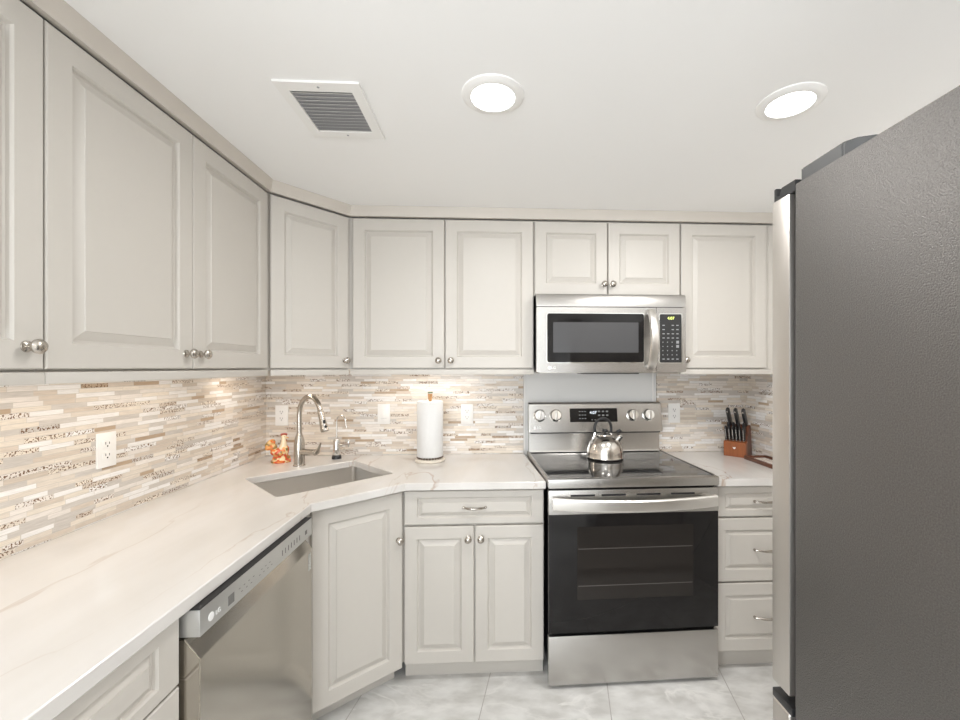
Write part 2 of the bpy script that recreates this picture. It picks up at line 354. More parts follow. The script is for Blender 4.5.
def xzslab(mb, pts, y0, y1):     # polygon in xz, thickness in y
    t = bmesh.new(); lo = [t.verts.new((x, y0, z)) for x, z in pts]; hi = [t.verts.new((x, y1, z)) for x, z in pts]; n = len(pts)
    t.faces.new(lo[::-1]); t.faces.new(hi)
    for i in range(n): t.faces.new((lo[i], lo[(i + 1) % n], hi[(i + 1) % n], hi[i]))
    bmesh.ops.recalc_face_normals(t, faces=t.faces); mb._merge(t); return mb

# ------------------------------------------------------------------ room shell
T = 0.10
structure(MB().box(WL - T, WR + T, YB - T, D + T, -T, 0).build('floor', M['floor']))
structure(MB().box(WL - T, WR + T, YB - T, D + T, CH, CH + T).build('ceiling', M['ceiling']))
b = MB(); b.box(WL - T, WL, -0.4, D, 0, CH); b.box(WL - T, WL, YB, -2.0, 0, CH); b.box(WL - T, WL, -2.0, -0.4, 0, 0.75); b.box(WL - T, WL, -2.0, -0.4, 2.05, CH)
structure(b.build('wall_left', M['wall']))
b = MB()
for y in (-2.0, -1.22, -0.44): b.box(WL - 0.07, WL - 0.02, y, y + 0.04, 0.75, 2.05)
for z in (0.75, 2.01): b.box(WL - 0.069, WL - 0.021, -2.0, -0.4, z, z + 0.04)
structure(b.build('added_window_2', M['white']))  # unseen window, added so light from the left reaches the right drawers
structure(MB().box(WR, WR + T, YB, D, 0, CH).build('wall_right', M['wall']))
structure(MB().box(WL - T, WR + T, D, D + T, 0, CH).build('wall_back', M['wall']))
wx0, wx1, wz0, wz1 = -1.22, 0.0, 0.45, 2.05
b = MB(); b.box(WL - T, wx0, YB - T, YB, 0, CH); b.box(wx1, WR + T, YB - T, YB, 0, CH); b.box(wx0, wx1, YB - T, YB, 0, wz0); b.box(wx0, wx1, YB - T, YB, wz1, CH)
structure(b.build('wall_rear', M['wall']))
b = MB()
for x in (wx0, (wx0 + wx1) / 2 - 0.02, wx1 - 0.04): b.box(x, x + 0.04, YB - 0.07, YB - 0.02, wz0, wz1)
for z in (wz0, wz1 - 0.04): b.box(wx0, wx1, YB - 0.069, YB - 0.021, z, z + 0.04)
structure(b.build('added_window_1', M['white']))  # unseen rear window, added as a source of daylight

# crown moulding running along the tops of the wall cabinets
outer = [(-0.955, 0.06), (-0.955, 1.893), (-0.712, 2.172), (WR, 2.172)]
inner = [(-0.985, 0.06), (-0.985, 1.905), (-0.725, 2.202), (WR, 2.202)]
def strip(mb, a0, b0, z0, a1, b1, z1):
    t = bmesh.new(); n = len(a0)
    q = [[t.verts.new((*p, z)) for p in pl] for pl, z in ((a0, z0), (b0, z0), (b1, z1), (a1, z1))]
    for k in range(4):
        for i in range(n - 1): t.faces.new((q[k][i], q[k][i + 1], q[(k + 1) % 4][i + 1], q[(k + 1) % 4][i]))
    t.faces.new([q[k][0] for k in range(4)]); t.faces.new([q[k][-1] for k in range(4)])
    bmesh.ops.recalc_face_normals(t, faces=t.faces); mb._merge(t); return mb
lower = [(-0.966, 0.06), (-0.966, 1.898), (-0.720, 2.181), (WR, 2.181)]
structure(strip(MB(), lower, inner, 2.199, outer, inner, 2.2495).build('trim_1', M['crown']))

# tiled backsplash slabs
SP = 0.010
def splash(x0, x1, y0, y1, z0, z1, label): return tag(MB().box(x0, x1, y0, y1, z0, z1).build('tile_backsplash', M['mosaic']), label, 'backsplash')
splash(WL, WL + SP, 0.06, D, CT + 0.001, 1.42, 'cream and beige linear mosaic backsplash on the left wall above the long counter')
splash(WL + SP, 0.186, D - SP, D, CT + 0.001, 1.42, 'cream and beige linear mosaic backsplash on the back wall between the corner and the range')
splash(1.0, WR - SP, D - SP, D, CT + 0.001, 1.42, 'greyish linear mosaic backsplash between the range and the right corner')
splash(WR - SP, WR, 1.0, D, CT + 0.001, 1.42, 'tan linear mosaic backsplash on the right wall behind the knife block')

# ------------------------------------------------------------------ cabinet hardware
def knob(parent, x, z, y=-0.020, s=1.0):
    MB().lathe([(0.0125 * s, 0), (0.0115 * s, 0.003), (0.0065 * s, 0.0045), (0.0045 * s, 0.006), (0.0045 * s, 0.013 * s), (0.009 * s, 0.017 * s), (0.0150 * s, 0.022 * s), (0.0160 * s, 0.027 * s), (0.0125 * s, 0.032 * s), (0.006 * s, 0.0345 * s), (0, 0.035 * s)],
               (x, y, z), (0, -1, 0), 24).build('knob', M['nickel'], parent)
def pull(parent, x, z, y=-0.020, wd=0.10):
    b = MB(); n = 16; pts = []; rs = []
    for i in range(n + 1):
        t = i / n; pts.append((x - wd / 2 + wd * t, y - 0.006 - 0.020 * math.sin(math.pi * t) ** 0.8, z)); rs.append(0.0035 + 0.0028 * math.sin(math.pi * t))
    b.tube(pts, rs, 10)
    for sx in (-1, 1): b.lathe([(0.006, 0), (0.0065, 0.006), (0.004, 0.011), (0, 0.012)], (x + sx * wd / 2, y, z), (0, -1, 0), 14)
    b.build('pull_handle', M['nickel'], parent)
def to_local(loc, rz, pts):
    c, s = math.cos(-rz), math.sin(-rz)
    return [((x - loc[0]) * c - (y - loc[1]) * s, (x - loc[0]) * s + (y - loc[1]) * c) for x, y in pts]
def door(root, x0, x1, z0, z1, kn=None, fx=0.058, fz=0.058, small=False):
    d = MB().raised(x0, x1, z0, z1, 0, 0.020, fx, fz, small).build('door', M['cab'], root, angle=12)
    if kn: knob(d, *kn)
    return d
def drawer(root, x0, x1, z0, z1, fx=0.045, fz=0.028):
    d = MB().raised(x0, x1, z0, z1, 0, 0.020, fx, fz, True).build('drawer', M['cab'], root, angle=12)
    pull(d, (x0 + x1) / 2, (z0 + z1) / 2); return d

UB, UT = 1.420, 2.198      # wall cabinet body
DB, DT = 1.426, 2.190      # doors
def wall_unit(label, loc, rz, wd, dep, zb=UB, rail=True, poly=None, raila=0):
    r = thing('wall_cabinet', label, 'cabinet', loc, rz)
    b = MB()
    if poly: b.poly(poly, zb, UT)
    else: b.box(0, wd, 0, dep, zb, UT)
    b.build('carcass', M['cab'], r)
    if rail: MB().box(raila, wd - raila, -0.020, 0.004, 1.393, 1.4195, 0.002).build('light_rail', M['cab'], r)
    return r
# left wall, camera end
G = 0.0015
r = wall_unit('cream wall cabinet on the left wall nearest the camera, cut off by the photo edge', (-0.995, 0.06, 0), R(90), 0.912, 0.33)
door(r, G, 0.455, DB, DT); door(r, 0.458, 0.912 - G, DB, DT, (0.875, 1.474))
r = wall_unit('cream double-door wall cabinet on the left wall beside the angled corner cabinet', (-0.995, 0.973, 0), R(90), 0.917, 0.33)
door(r, G, 0.457 - G, DB, DT, (0.425, 1.474)); door(r, 0.457 + G, 0.915, DB, DT, (0.491, 1.474))
# angled corner
A, B = Vector((-0.972, 1.900)), Vector((-0.724, 2.190)); dv = (B - A); rz = math.atan2(dv.y, dv.x); n = Vector((dv.y, -dv.x)).normalized()
lc = A - n * 0.020; W = dv.length
pw = [(-0.9955, 1.8915), (lc.x, lc.y), (lc.x + dv.x, lc.y + dv.y), (-0.7225, 2.2105), (-0.7225, D), (WL, D), (WL, 1.8915)]
r = wall_unit('angled cream corner wall cabinet with door above the sink', (lc.x, lc.y, 0), rz, W, 0, poly=to_local(lc, rz, pw), raila=0.004)
door(r, 0.004, W - 0.006, DB, DT, (W - 0.028, 1.465))
# back wall
r = wall_unit('cream double-door wall cabinet on the back wall between corner cabinet and microwave', (-0.722, 2.21, 0), 0, 0.938, 0.33)
door(r, 0.012, 0.475, DB, DT, (0.447, 1.465)); door(r, 0.481, 0.934, DB, DT, (0.510, 1.465))
r = wall_unit('short cream double-door wall cabinet directly above the microwave', (0.217, 2.21, 0), 0, 0.775, 0.33, 1.806, False)
door(r, 0.004, 0.385, 1.81, DT, (0.366, 1.864)); door(r, 0.391, 0.773, 1.81, DT, (0.410, 1.864))
r = wall_unit('cream single-door wall cabinet to the right of the microwave', (0.993, 2.21, 0), 0, WR - 0.993, 0.33)
door(r, 0.004, 0.468, DB, DT, (0.026, 1.470))
MB().box(0.490, 0.566, -0.004, 0.0, 1.42, 2.19).build('filler_strip', M['cab'], r)

# ------------------------------------------------------------------ base cabinets
BT = 0.879
def base_unit(label, loc, rz, wd, dep, poly=None):
    r = thing('base_cabinet', label, 'cabinet', loc, rz)
    b = MB()
    if poly: b.ring(poly[0], poly[1], 0.086, BT)
    else: b.box(0, wd, 0, dep, 0.086, BT)
    b.build('carcass', M['cab'], r); return r
r = base_unit('white base cabinet of drawers under the left counter, at the bottom left of the photo', (-0.725, 0.25, 0), R(90), 0.744, 0.599)
drawer(r, G, 0.741, 0.716, 0.868, 0.06, 0.03); drawer(r, G, 0.741, 0.40, 0.710, 0.06, 0.06); drawer(r, G, 0.741, 0.09, 0.394, 0.06, 0.06)
MB().box(0, 0.744, 0.06, 0.075, 0, 0.086).build('toe_kick', M['cab'], r)
A, B = Vector((-0.702, 1.683)), Vector((-0.402, 1.930)); dv = B - A; rz = math.atan2(dv.y, dv.x); n = Vector((dv.y, -dv.x)).normalized()
lc = A - n * 0.020; W = dv.length
pw = [(-0.722, 1.676), (lc.x, lc.y), (lc.x + dv.x, lc.y + dv.y), (-0.4035, 1.951), (-0.4035, D), (WL, D), (WL, 1.676)]
pin = [(-0.745, 1.694), (lc.x - 0.012, lc.y + 0.018), (lc.x + dv.x - 0.02, lc.y + dv.y + 0.014), (-0.4215, 1.98), (-0.4215, D - 0.018), (WL + 0.018, D - 0.018), (WL + 0.018, 1.694)]
r = base_unit('angled white corner base cabinet with one tall door below the sink', (lc.x, lc.y, 0), rz, W, 0, (to_local(lc, rz, pw), to_local(lc, rz, pin)))
door(r, 0.000, W - 0.003, 0.075, 0.868, (W - 0.024, 0.657), 0.062, 0.062)
MB().box(0.0, W - 0.01, 0.045, 0.06, 0, 0.0855).build('toe_kick', M['cab'], r)
MB().poly(to_local(lc, rz, [(-0.742, 1.608), (-0.722, 1.608), (-0.722, 1.675), (-0.742, 1.675)]), 0.0, BT).build('filler_strip', M['cab'], r)
r = base_unit('cream base cabinet with a drawer over two doors, left of the range', (-0.402, 1.95, 0), 0, 0.640, 0.589)
drawer(r, 0.006, 0.637, 0.718, 0.870, 0.055, 0.030)
door(r, 0.006, 0.318, 0.088, 0.708, (0.293, 0.655), 0.055, 0.055); door(r, 0.325, 0.637, 0.088, 0.708, (0.350, 0.655), 0.055, 0.055)
MB().box(0, 0.640, 0.035, 0.05, 0, 0.086).build('toe_kick', M['cab'], r)
r = base_unit('white base cabinet of three drawers right of the range, partly behind the refrigerator', (1.037, 1.95, 0), 0, WR - 1.037, 0.589)
x1 = WR - 1.037 - 0.01
for z0, z1, fz in ((0.731, 0.872, 0.030), (0.426, 0.722, 0.055), (0.100, 0.417, 0.055)):
    d = MB().raised(0.002, x1, z0, z1, 0, 0.02, 0.05, fz, True).build('drawer', M['cab'], r, angle=12); pull(d, 0.250, (z0 + z1) / 2, wd=0.115)
MB().box(0, WR - 1.037, 0.035, 0.05, 0, 0.086).build('toe_kick', M['cab'], r)

# ------------------------------------------------------------------ countertops
SK = [(-0.856, 1.726), (-0.480, 2.090), (-0.765, 2.386), (-1.150, 2.026)]
def rounded(poly, r=0.02, n=4):
    out = []; k = len(poly)
    for i in range(k):
        p = Vector(poly[i]); a = Vector(poly[i - 1]) - p; c = Vector(poly[(i + 1) % k]) - p
        a = p + a.normalized() * r; c = p + c.normalized() * r
        for j in range(n + 1):
            t = j / n; out.append(tuple((1 - t) ** 2 * a + 2 * t * (1 - t) * p + t * t * c))
    return out
hole = rounded(SK, 0.018)
cp = [(WL + 0.0, 0.24), (-0.684, 0.24), (-0.684, 1.636), (-0.386, 1.902), (0.243, 1.902), (0.190, D), (WL, D)]
o = MB().ring(cp, hole, 0.880, CT).build('countertop', M['counter'])
tag(o, 'long pale quartzite countertop turning the corner around the sink, left of the range', 'countertop')
md = o.modifiers.new('edge', 'BEVEL'); md.width = 0.003; md.segments = 2; md.limit_method = 'ANGLE'; md.angle_limit = R(50)
o = MB().poly([(1.037, 1.902), (WR, 1.902), (WR, D), (1.022, D)], 0.880, CT, 0.0025).build('countertop', M['counter'])
tag(o, 'short pale countertop right of the range under the knife block', 'countertop')

# ------------------------------------------------------------------ sink
cs = Vector((sum(p[0] for p in SK) / 4, sum(p[1] for p in SK) / 4))
r = thing('kitchen_sink', 'stainless steel undermount sink set diagonally in the corner countertop', 'sink', (cs.x, cs.y, 0.66))
def grow(poly, k): 
    return [(cs.x + (p[0] - cs.x) * k, cs.y + (p[1] - cs.y) * k) for p in poly]
def rel(poly): return [(p[0] - cs.x, p[1] - cs.y) for p in poly]
t = bmesh.new()
loops = [(rounded(grow(SK, 1.09), 0.025), 0.2185), (rounded(grow(SK, 1.01), 0.022), 0.2185), (rounded(grow(SK, 1.0), 0.022), 0.03), (rounded(grow(SK, 0.94), 0.03), 0.010), (rounded(grow(SK, 0.15), 0.02), 0.004)]
rings = [[t.verts.new((x, y, z)) for x, y in rel(pl)] for pl, z in loops]
for a, bb in zip(rings, rings[1:]):
    for i in range(len(a)): t.faces.new((a[i], a[(i + 1) % len(a)], bb[(i + 1) % len(a)], bb[i]))
t.faces.new(rings[-1]); bmesh.ops.recalc_face_normals(t, faces=t.faces)
for f in t.faces: f.normal_flip()
bmesh.ops.solidify(t, geom=t.faces[:], thickness=0.0015)
b = MB(); b._merge(t); b.build('basin', M['sinksteel'], r)
MB().lathe([(0.052, 0.008), (0.050, 0.0115), (0.040, 0.0115), (0.036, 0.009), (0, 0.009)], (0, 0, 0), seg=32).build('drain', M['chrome'], r)

# ------------------------------------------------------------------ faucets
fx, fy = -1.014, 2.278
r = thing('kitchen_faucet', 'tall brushed nickel gooseneck pull-down faucet behind the sink', 'faucet', (fx, fy, CT), R(-30))
MB().lathe([(0.030, 0), (0.030, 0.004), (0.0275, 0.007), (0.0265, 0.05), (0.026, 0.11), (0.024, 0.135), (0.018, 0.155), (0.0145, 0.165), (0.0135, 0.17)], seg=32).build('faucet_body', M['nickel'], r)
pts = [(0, 0, 0.165), (0, 0, 0.20), (0, 0, 0.25)]
for i in range(0, 17):
    a = R(180 - i * 10.2); pts.append((0.082 + 0.082 * math.cos(a), 0, 0.270 + 0.095 * math.sin(a)))
MB().tube(pts, 0.0125, 16, up=(0, 1, 0)).build('gooseneck', M['nickel'], r)
e = Vector(pts[-1]); dirn = (Vector(pts[-1]) - Vector(pts[-2])).normalized()
sp = MB().lathe([(0.0130, 0), (0.0150, 0.010), (0.0155, 0.05), (0.0195, 0.095), (0.0205, 0.108), (0.018, 0.112), (0, 0.112)], e, dirn, 24).build('spray_head', M['nickel'], r)
q = e + dirn * 0.060
MB().ball(q + Vector((0.016, -0.004, 0.0)), (0.006, 0.007, 0.012)).ball(q + dirn * 0.025 + Vector((0.019, -0.004, 0)), (0.006, 0.007, 0.009)).build('spray_button', M['black'], sp)
lv = MB().cyl((0.015, 0, 0.073), (0.098, 0.022, 0.073), 0.0175, 0.0165).tube([(0.098, 0.022, 0.073), (0.106, 0.023, 0.076), (0.118, 0.026, 0.098), (0.130, 0.028, 0.124)], [0.0155, 0.013, 0.006, 0.0045], 14).build('lever_handle', M['nickel'], r)
r = thing('filtered_water_faucet', 'small slim chrome drinking-water tap right of the tall faucet', 'faucet', (-0.880, 2.440, CT), R(-20))
MB().lathe([(0.026, 0), (0.026, 0.010), (0.023, 0.018), (0.021, 0.022)], seg=28).build('base_ring', M['black'], r)
MB().lathe([(0.019, 0.021), (0.0195, 0.03), (0.019, 0.10), (0.014, 0.112), (0.005, 0.116)], seg=28).build('tap_body', M['chrome'], r)
pts = [(0, 0, 0.11), (0, 0, 0.16), (0, 0, 0.20)] + [(0.03 + 0.03 * math.cos(R(180 - i * 13)), 0, 0.212 + 0.032 * math.sin(R(180 - i * 13))) for i in range(15)]
pts.append((0.066, 0, 0.175))
MB().tube(pts, 0.0042, 10, up=(0, 1, 0)).build('spout', M['chrome'], r)
MB().cyl((0.0, 0, 0.075), (0.078, 0, 0.085), 0.0045).ball((0.080, 0, 0.090), (0.006, 0.006, 0.022)).cyl((0.015, 0, 0.074), (0.034, 0, 0.076), 0.009).build('lever_handle', M['chrome'], r)

# ------------------------------------------------------------------ dishwasher (local: x along the wall, -y to the room)
r = thing('dishwasher', 'stainless steel dishwasher under the left counter beside the angled corner door', 'dishwasher', (-0.725, 0.998, 0), R(90))
DW = 0.606
MB().box(0.004, DW - 0.004, 0.006, 0.57, 0.02, 0.872).build('tub', M['dark'], r)
MB().yz([(0.004, 0.105), (-0.058, 0.105), (-0.058, 0.764), (-0.024, 0.808), (0.004, 0.808)], 0.002, DW - 0.004, 0.0015).build('door', M['dwsteel'], r)
cpn = MB().box(0.002, DW - 0.004, -0.058, 0.004, 0.813, 0.8745, 0.002).build('control_panel', M['dwpanel'], r)
MB().box(0.003, DW - 0.005, -0.057, 0.003, 0.8746, 0.8765).build('panel_top', M['dark'], cpn)
MB().box(0.105, 0.130, -0.0588, -0.057, 0.826, 0.850).build('display', M['dbutton'], cpn)
b = MB()
for i in range(14):
    x = 0.150 + i * 0.011 + (0.02 if i > 6 else 0)
    b.box(x, x + 0.0065, -0.0586, -0.057, 0.845 - 0.012 * (i % 2), 0.8465 - 0.012 * (i % 2))
for i in range(7): b.box(0.380 + i * 0.020, 0.384 + i * 0.020, -0.0586, -0.057, 0.831, 0.848)
b.box(0.545, 0.560, -0.0588, -0.057, 0.832, 0.846)
b.build('button_marks', M['dbutton'], cpn)
lg = MB().lathe([(0.010, 0), (0.010, 0.0012), (0, 0.0012)], (0.040, -0.0578, 0.839), (0, -1, 0), 24).build('logo_disc', M['whiteprint'], cpn)
text('logo_text', 'LG', 0.016, M['whiteprint'], cpn, (0.066, -0.0584, 0.837))
MB().box(0.572, 0.592, -0.0588, -0.057, 0.69, 0.75).build('sticker', M['sticker'], r)
MB().box(0.01, DW - 0.01, 0.05, 0.06, 0.0, 0.104).build('toe_kick', M['black'], r)

# ------------------------------------------------------------------ range
RW = 0.785
r = thing('electric_range', 'freestanding stainless steel electric range with a black glass oven door', 'range', (0.247, 1.862, 0), R(1.4))
MB().box(0.018, RW - 0.004, 0.030, 0.625, 0.03, 0.905).build('body', M['black'], r)
MB().box(0.002, RW - 0.002, 0.0, 0.030, 0.018, 0.236, 0.004).build('storage_drawer', M['steel'], r)
dr = MB().box(0.002, RW - 0.002, -0.002, 0.029, 0.776, 0.884, 0.003).build('oven_door', M['steel'], r)
MB().box(0.002, RW - 0.002, 0.0, 0.029, 0.250, 0.7755, 0.002).build('door_glass', M['ovenglass'], dr)
MB().box(0.130, RW - 0.120, -0.0008, 0.004, 0.395, 0.720).build('oven_window', M['ovenwin'], dr)
b = MB()
for z in (0.62, 0.455): b.box(0.135, RW - 0.125, -0.0012, 0.004, z, z + 0.003)
b.build('oven_rack', M['rackline'], dr)
b = MB(); n = 28; pts = []
for i in range(n + 1):
    t = i / n; x = 0.016 + (RW - 0.046) * t; pts.append((x, -0.030 - 0.034 * (1 - (2 * t - 1) ** 2) - 0.003, 0.835 - 0.006 * math.sin(math.pi * t)))
b.sweep(pts, [(0.010, -0.024), (0.013, -0.018), (0.012, 0.020), (0.007, 0.025), (-0.006, 0.025), (-0.010, 0.018), (-0.010, -0.018), (-0.006, -0.024)])
for x in (0.03, RW - 0.046): b.box(x - 0.014, x + 0.014, -0.036, 0.0, 0.818, 0.850, 0.003)
b.build('handle', M['handle'], dr)
b = MB()
for x in (0.10, 0.24, 0.40, 0.56): b.box(x, x + 0.11, -0.0026, 0.0, 0.856, 0.864)
b.build('door_vent', M['black'], dr)
MB().box(0.0, RW, -0.006, 0.030, 0.893, 0.934, 0.005).build('front_trim', M['steel'], r)
ct = MB().poly([(0.012, 0.0305), (RW - 0.012, 0.0305), (RW - 0.017, 0.628), (-0.016, 0.628)], 0.906, 0.933, 0.001).build('cooktop', M['cookglass'], r)
b = MB()
for cx, cy, rr in ((0.20, 0.18, 0.105), (0.56, 0.18, 0.09), (0.20, 0.45, 0.075), (0.56, 0.45, 0.105), (0.38, 0.50, 0.05)):
    for q in (rr, rr - 0.012):
        b.lathe([(q - 0.001, 0), (q - 0.001, 0.0003), (q, 0.0003), (q, 0), (q - 0.001, 0)], (cx, cy, 0.9332), seg=48)
b.build('burner_ring', M['burner'], ct)
MB().poly([(0, 0.0305), (0.0115, 0.0305), (-0.0165, 0.628), (-0.028, 0.628)], 0.906, 0.936, 0.002).build('side_trim', M['steel'], r)
MB().poly([(RW - 0.0115, 0.0305), (RW, 0.0305), (RW - 0.005, 0.628), (RW - 0.0165, 0.628)], 0.906, 0.936, 0.002).build('side_trim', M['steel'], r)
bg = MB().yz([(0.585, 0.937), (0.590, 0.95), (0.592, 1.048), (0.645, 1.048), (0.645, 0.937)], -0.018, RW - 0.026).build('backguard', M['steel'], r)
MB().yz([(0.560, 1.054), (0.560, 1.060), (0.590, 1.215), (0.600, 1.224), (0.645, 1.224), (0.645, 1.054)], -0.022, RW - 0.018, 0.0015).build('control_panel', M['steel'], bg)
sl = (1.215 - 1.060) / 0.03
def onface(z): return 0.560 + (z - 1.060) / sl
MB().box(-0.012, RW - 0.030, 0.565, 0.644, 1.0475, 1.0545).build('panel_gap', M['black'], bg)
t0 = MB(); pts = rrect(0.218, 0.500, 1.112, 1.190, 0.003)
t = bmesh.new(); lo = [t.verts.new((x, onface(z) - 0.0008, z)) for x, z in pts]; hi = [t.verts.new((x, onface(z) + 0.004, z)) for x, z in pts]; n = len(pts)
t.faces.new(lo); t.faces.new(hi)
for i in range(n): t.faces.new((lo[i], lo[(i + 1) % n], hi[(i + 1) % n], hi[i]))
bmesh.ops.recalc_face_normals(t, faces=t.faces); t0._merge(t); t0.build('touch_display', M['ovenglass'], bg)
b = MB()
for i in range(3):
    for j, z in enumerate((1.170, 1.150, 1.130)): 
        x = 0.272 + i * 0.016; b.box(x, x + 0.010, onface(z) - 0.0016, onface(z), z, z + 0.004)
for i in range(3):
    for z in (1.168, 1.146): x = 0.385 + i * 0.024; b.box(x, x + 0.013, onface(z) - 0.0016, onface(z), z, z + 0.008)
for i in range(6): z = 1.122; x = 0.345 + i * 0.018; b.box(x, x + 0.008, onface(z) - 0.0016, onface(z), z, z + 0.004)
b.build('button_marks', M['button'], bg)
text('clock_digits', '4:07', 0.024, M['bluewhite'], bg, (0.356, onface(1.165) - 0.002, 1.165))
nv = (0, -1, 0.21)
for x in (0.040, 0.134, 0.592, 0.686):
    z = 1.150; k = MB().lathe([(0.036, 0), (0.036, 0.004), (0.032, 0.006), (0.030, 0.026), (0.027, 0.030), (0, 0.030)], (x, onface(z) - 0.0005, z), nv, 32).build('knob', M['chrome'], bg)
    MB().box(x - 0.005, x + 0.005, onface(z) - 0.041, onface(z) - 0.028, z - 0.022, z + 0.030, 0.002).build('knob_grip', M['steelv'], k)
MB().lathe([(0.0075, 0), (0.0075, 0.001), (0, 0.001)], (0.010, onface(1.082) - 0.0002, 1.082), nv, 20).build('logo_disc', M['whiteprint'], bg)
text('logo_text', 'LG', 0.018, M['whiteprint'], bg, (0.036, onface(1.082) - 0.0012, 1.082))
for x in (0.06, RW - 0.06):
    for y in (0.06, 0.58): MB().cyl((x, y, 0), (x, y, 0.031), 0.016).build('foot', M['black'], r)

# pale panel behind the range
r = tag(MB().box(0.190, 0.996, D - 0.007, D, 0.93, 1.399).build('wall_panel', M['whitepanel']), 'plain pale grey panel on the wall between microwave and range', 'wall panel')
b = MB().box(0.972, 0.980, D - 0.012, D - 0.0071, 0.93, 1.399).box(0.190, 0.196, D - 0.012, D - 0.0071, 0.93, 1.399).build('edge_strip', M['white'], r)

# ------------------------------------------------------------------ microwave
MW, mz0, mz1 = 0.768, 1.402, 1.802
r = thing('microwave', 'stainless steel over-the-range microwave under the short wall cabinet', 'microwave', (0.222, 2.118, 0))
MB().box(0.004, MW - 0.004, 0.030, 0.414, mz0 + 0.004, mz1 - 0.001, 0.002).build('body', M['black'], r)
MB().yz([(0.004, 1.738), (0.004, 1.790), (0.012, mz1), (0.0295, mz1), (0.0295, 1.738)], 0, MW, 0.001).build('vent_panel', M['steel'], r)
dr = thing
d = MB(); d = xzslab(d, rrect(0.0, 0.612, mz0 + 0.004, 1.734, 0.004), 0.0, 0.0295).build('door', M['steel'], r)
xzslab(MB(), rrect(0.050, 0.552, 1.452, 1.706, 0.012), -0.0010, 0.002).build('window_frame', M['chrome'], d)
xzslab(MB(), rrect(0.054, 0.548, 1.456, 1.702, 0.010), -0.0018, 0.002).build('window_glass', M['ovenglass'], d)
xzslab(MB(), rrect(0.084, 0.520, 1.505, 1.658, 0.003), -0.0024, 0.002).build('mesh_screen', M['mwscreen'], d)
b = MB(); n = 22; pts = []
for i in range(n + 1):
    t = i / n; pts.append((0.580, -0.014 - 0.055 * math.sin(math.pi * t) ** 0.7, 1.426 + 0.292 * t))
b.sweep(pts, [(-0.020, -0.006), (-0.022, 0.0), (-0.016, 0.008), (0.0, 0.010), (0.016, 0.008), (0.022, 0.0), (0.020, -0.006)], up=(0, -1, 0))
for z in (1.434, 1.710): b.box(0.565, 0.595, -0.022, 0.0, z - 0.010, z + 0.010, 0.003)
b.build('handle', M['handle'], d)
text('logo_text', 'LG', 0.018, M['whiteprint'], d, (0.086, -0.0008, 1.428))
MB().lathe([(0.009, 0), (0.009, 0.001), (0, 0.001)], (0.066, -0.0001, 1.428), (0, -1, 0), 20).build('logo_disc', M['whiteprint'], d)
c = MB(); c = xzslab(c, rrect(0.614, MW, mz0 + 0.004, 1.734, 0.004), 0.0, 0.0295).build('control_panel', M['steel'], r)
xzslab(MB(), rrect(0.626, 0.748, 1.450, 1.706, 0.008), -0.0010, 0.002).build('panel_frame', M['chrome'], c)
xzslab(MB(), rrect(0.631, 0.743, 1.455, 1.701, 0.006), -0.0018, 0.002).build('touch_panel', M['black'], c)
text('clock_digits', '4:07', 0.021, M['green'], c, (0.688, -0.0022, 1.680))
b = MB()
for j in range(9):
    for i in range(4):
        x = 0.644 + i * 0.024; z = 1.642 - j * 0.0215
        if i == 3 and j in (4, 5): b.box(x, x + 0.014, -0.0023, -0.001, z - 0.004, z + 0.010); continue
        wdt = 0.012 if (j < 4 or j == 8) else 0.005
        if j in (0, 1) and i == 1: continue
        b.box(x, x + wdt, -0.0023, -0.001, z, z + 0.005)
b.build('button_marks', M['button'], c)
MB().box(0.02, MW - 0.02, 0.035, 0.40, mz0 - 0.002, mz0 + 0.004).build('underside_panel', M['steelv'], r)
MB().box(0.23, 0.53, 0.020, 0.12, mz0 - 0.006, mz0 - 0.0015).build('underside_grille', M['black'], r)

# ------------------------------------------------------------------ refrigerator
r = thing('refrigerator', 'large refrigerator with textured charcoal side and stainless doors at the right', 'refrigerator', (0.61, 0.10, 0))
FW, FD = 0.90, 0.725   # case back at y=0, front at FD, doors beyond
MB().box(0, FW, 0, FD, 0.03, 1.800, 0.004).build('case', M['fridgeside'], r)
MB().box(0.012, FW - 0.012, FD, FD + 0.016, 0.06, 1.782).build('gasket', M['dark'], r)
dl = MB().box(0, FW / 2 - 0.002, FD + 0.016, FD + 0.070, 0.752, 1.788, 0.0035, 2).build('door', M['steelv'], r)
dq = MB().box(FW / 2 + 0.002, FW, FD + 0.016, FD + 0.070, 0.752, 1.788, 0.0035, 2).build('door', M['steelv'], r)
fd = MB().box(0, FW, FD + 0.016, FD + 0.070, 0.06, 0.715, 0.006, 3).build('freezer_drawer', M['steelv'], r)
MB().box(0.001, FW - 0.001, FD + 0.009, FD + 0.071, 0.715, 0.733, 0.003).build('drawer_lip', M['black'], fd)
for dd, x in ((dl, FW / 2 - 0.05), (dq, FW / 2 + 0.05)):
    MB().cyl((x, FD + 0.115, 0.86), (x, FD + 0.115, 1.62), 0.011).cyl((x, FD + 0.069, 0.90), (x, FD + 0.115, 0.90), 0.008).cyl((x, FD + 0.069, 1.58), (x, FD + 0.115, 1.58), 0.008).build('handle', M['nickel'], dd)
MB().cyl((0.10, FD + 0.115, 0.64), (FW - 0.10, FD + 0.115, 0.64), 0.011).cyl((0.14, FD + 0.069, 0.64), (0.14, FD + 0.115, 0.64), 0.008).cyl((FW - 0.14, FD + 0.069, 0.64), (FW - 0.14, FD + 0.115, 0.64), 0.008).build('handle', M['nickel'], fd)
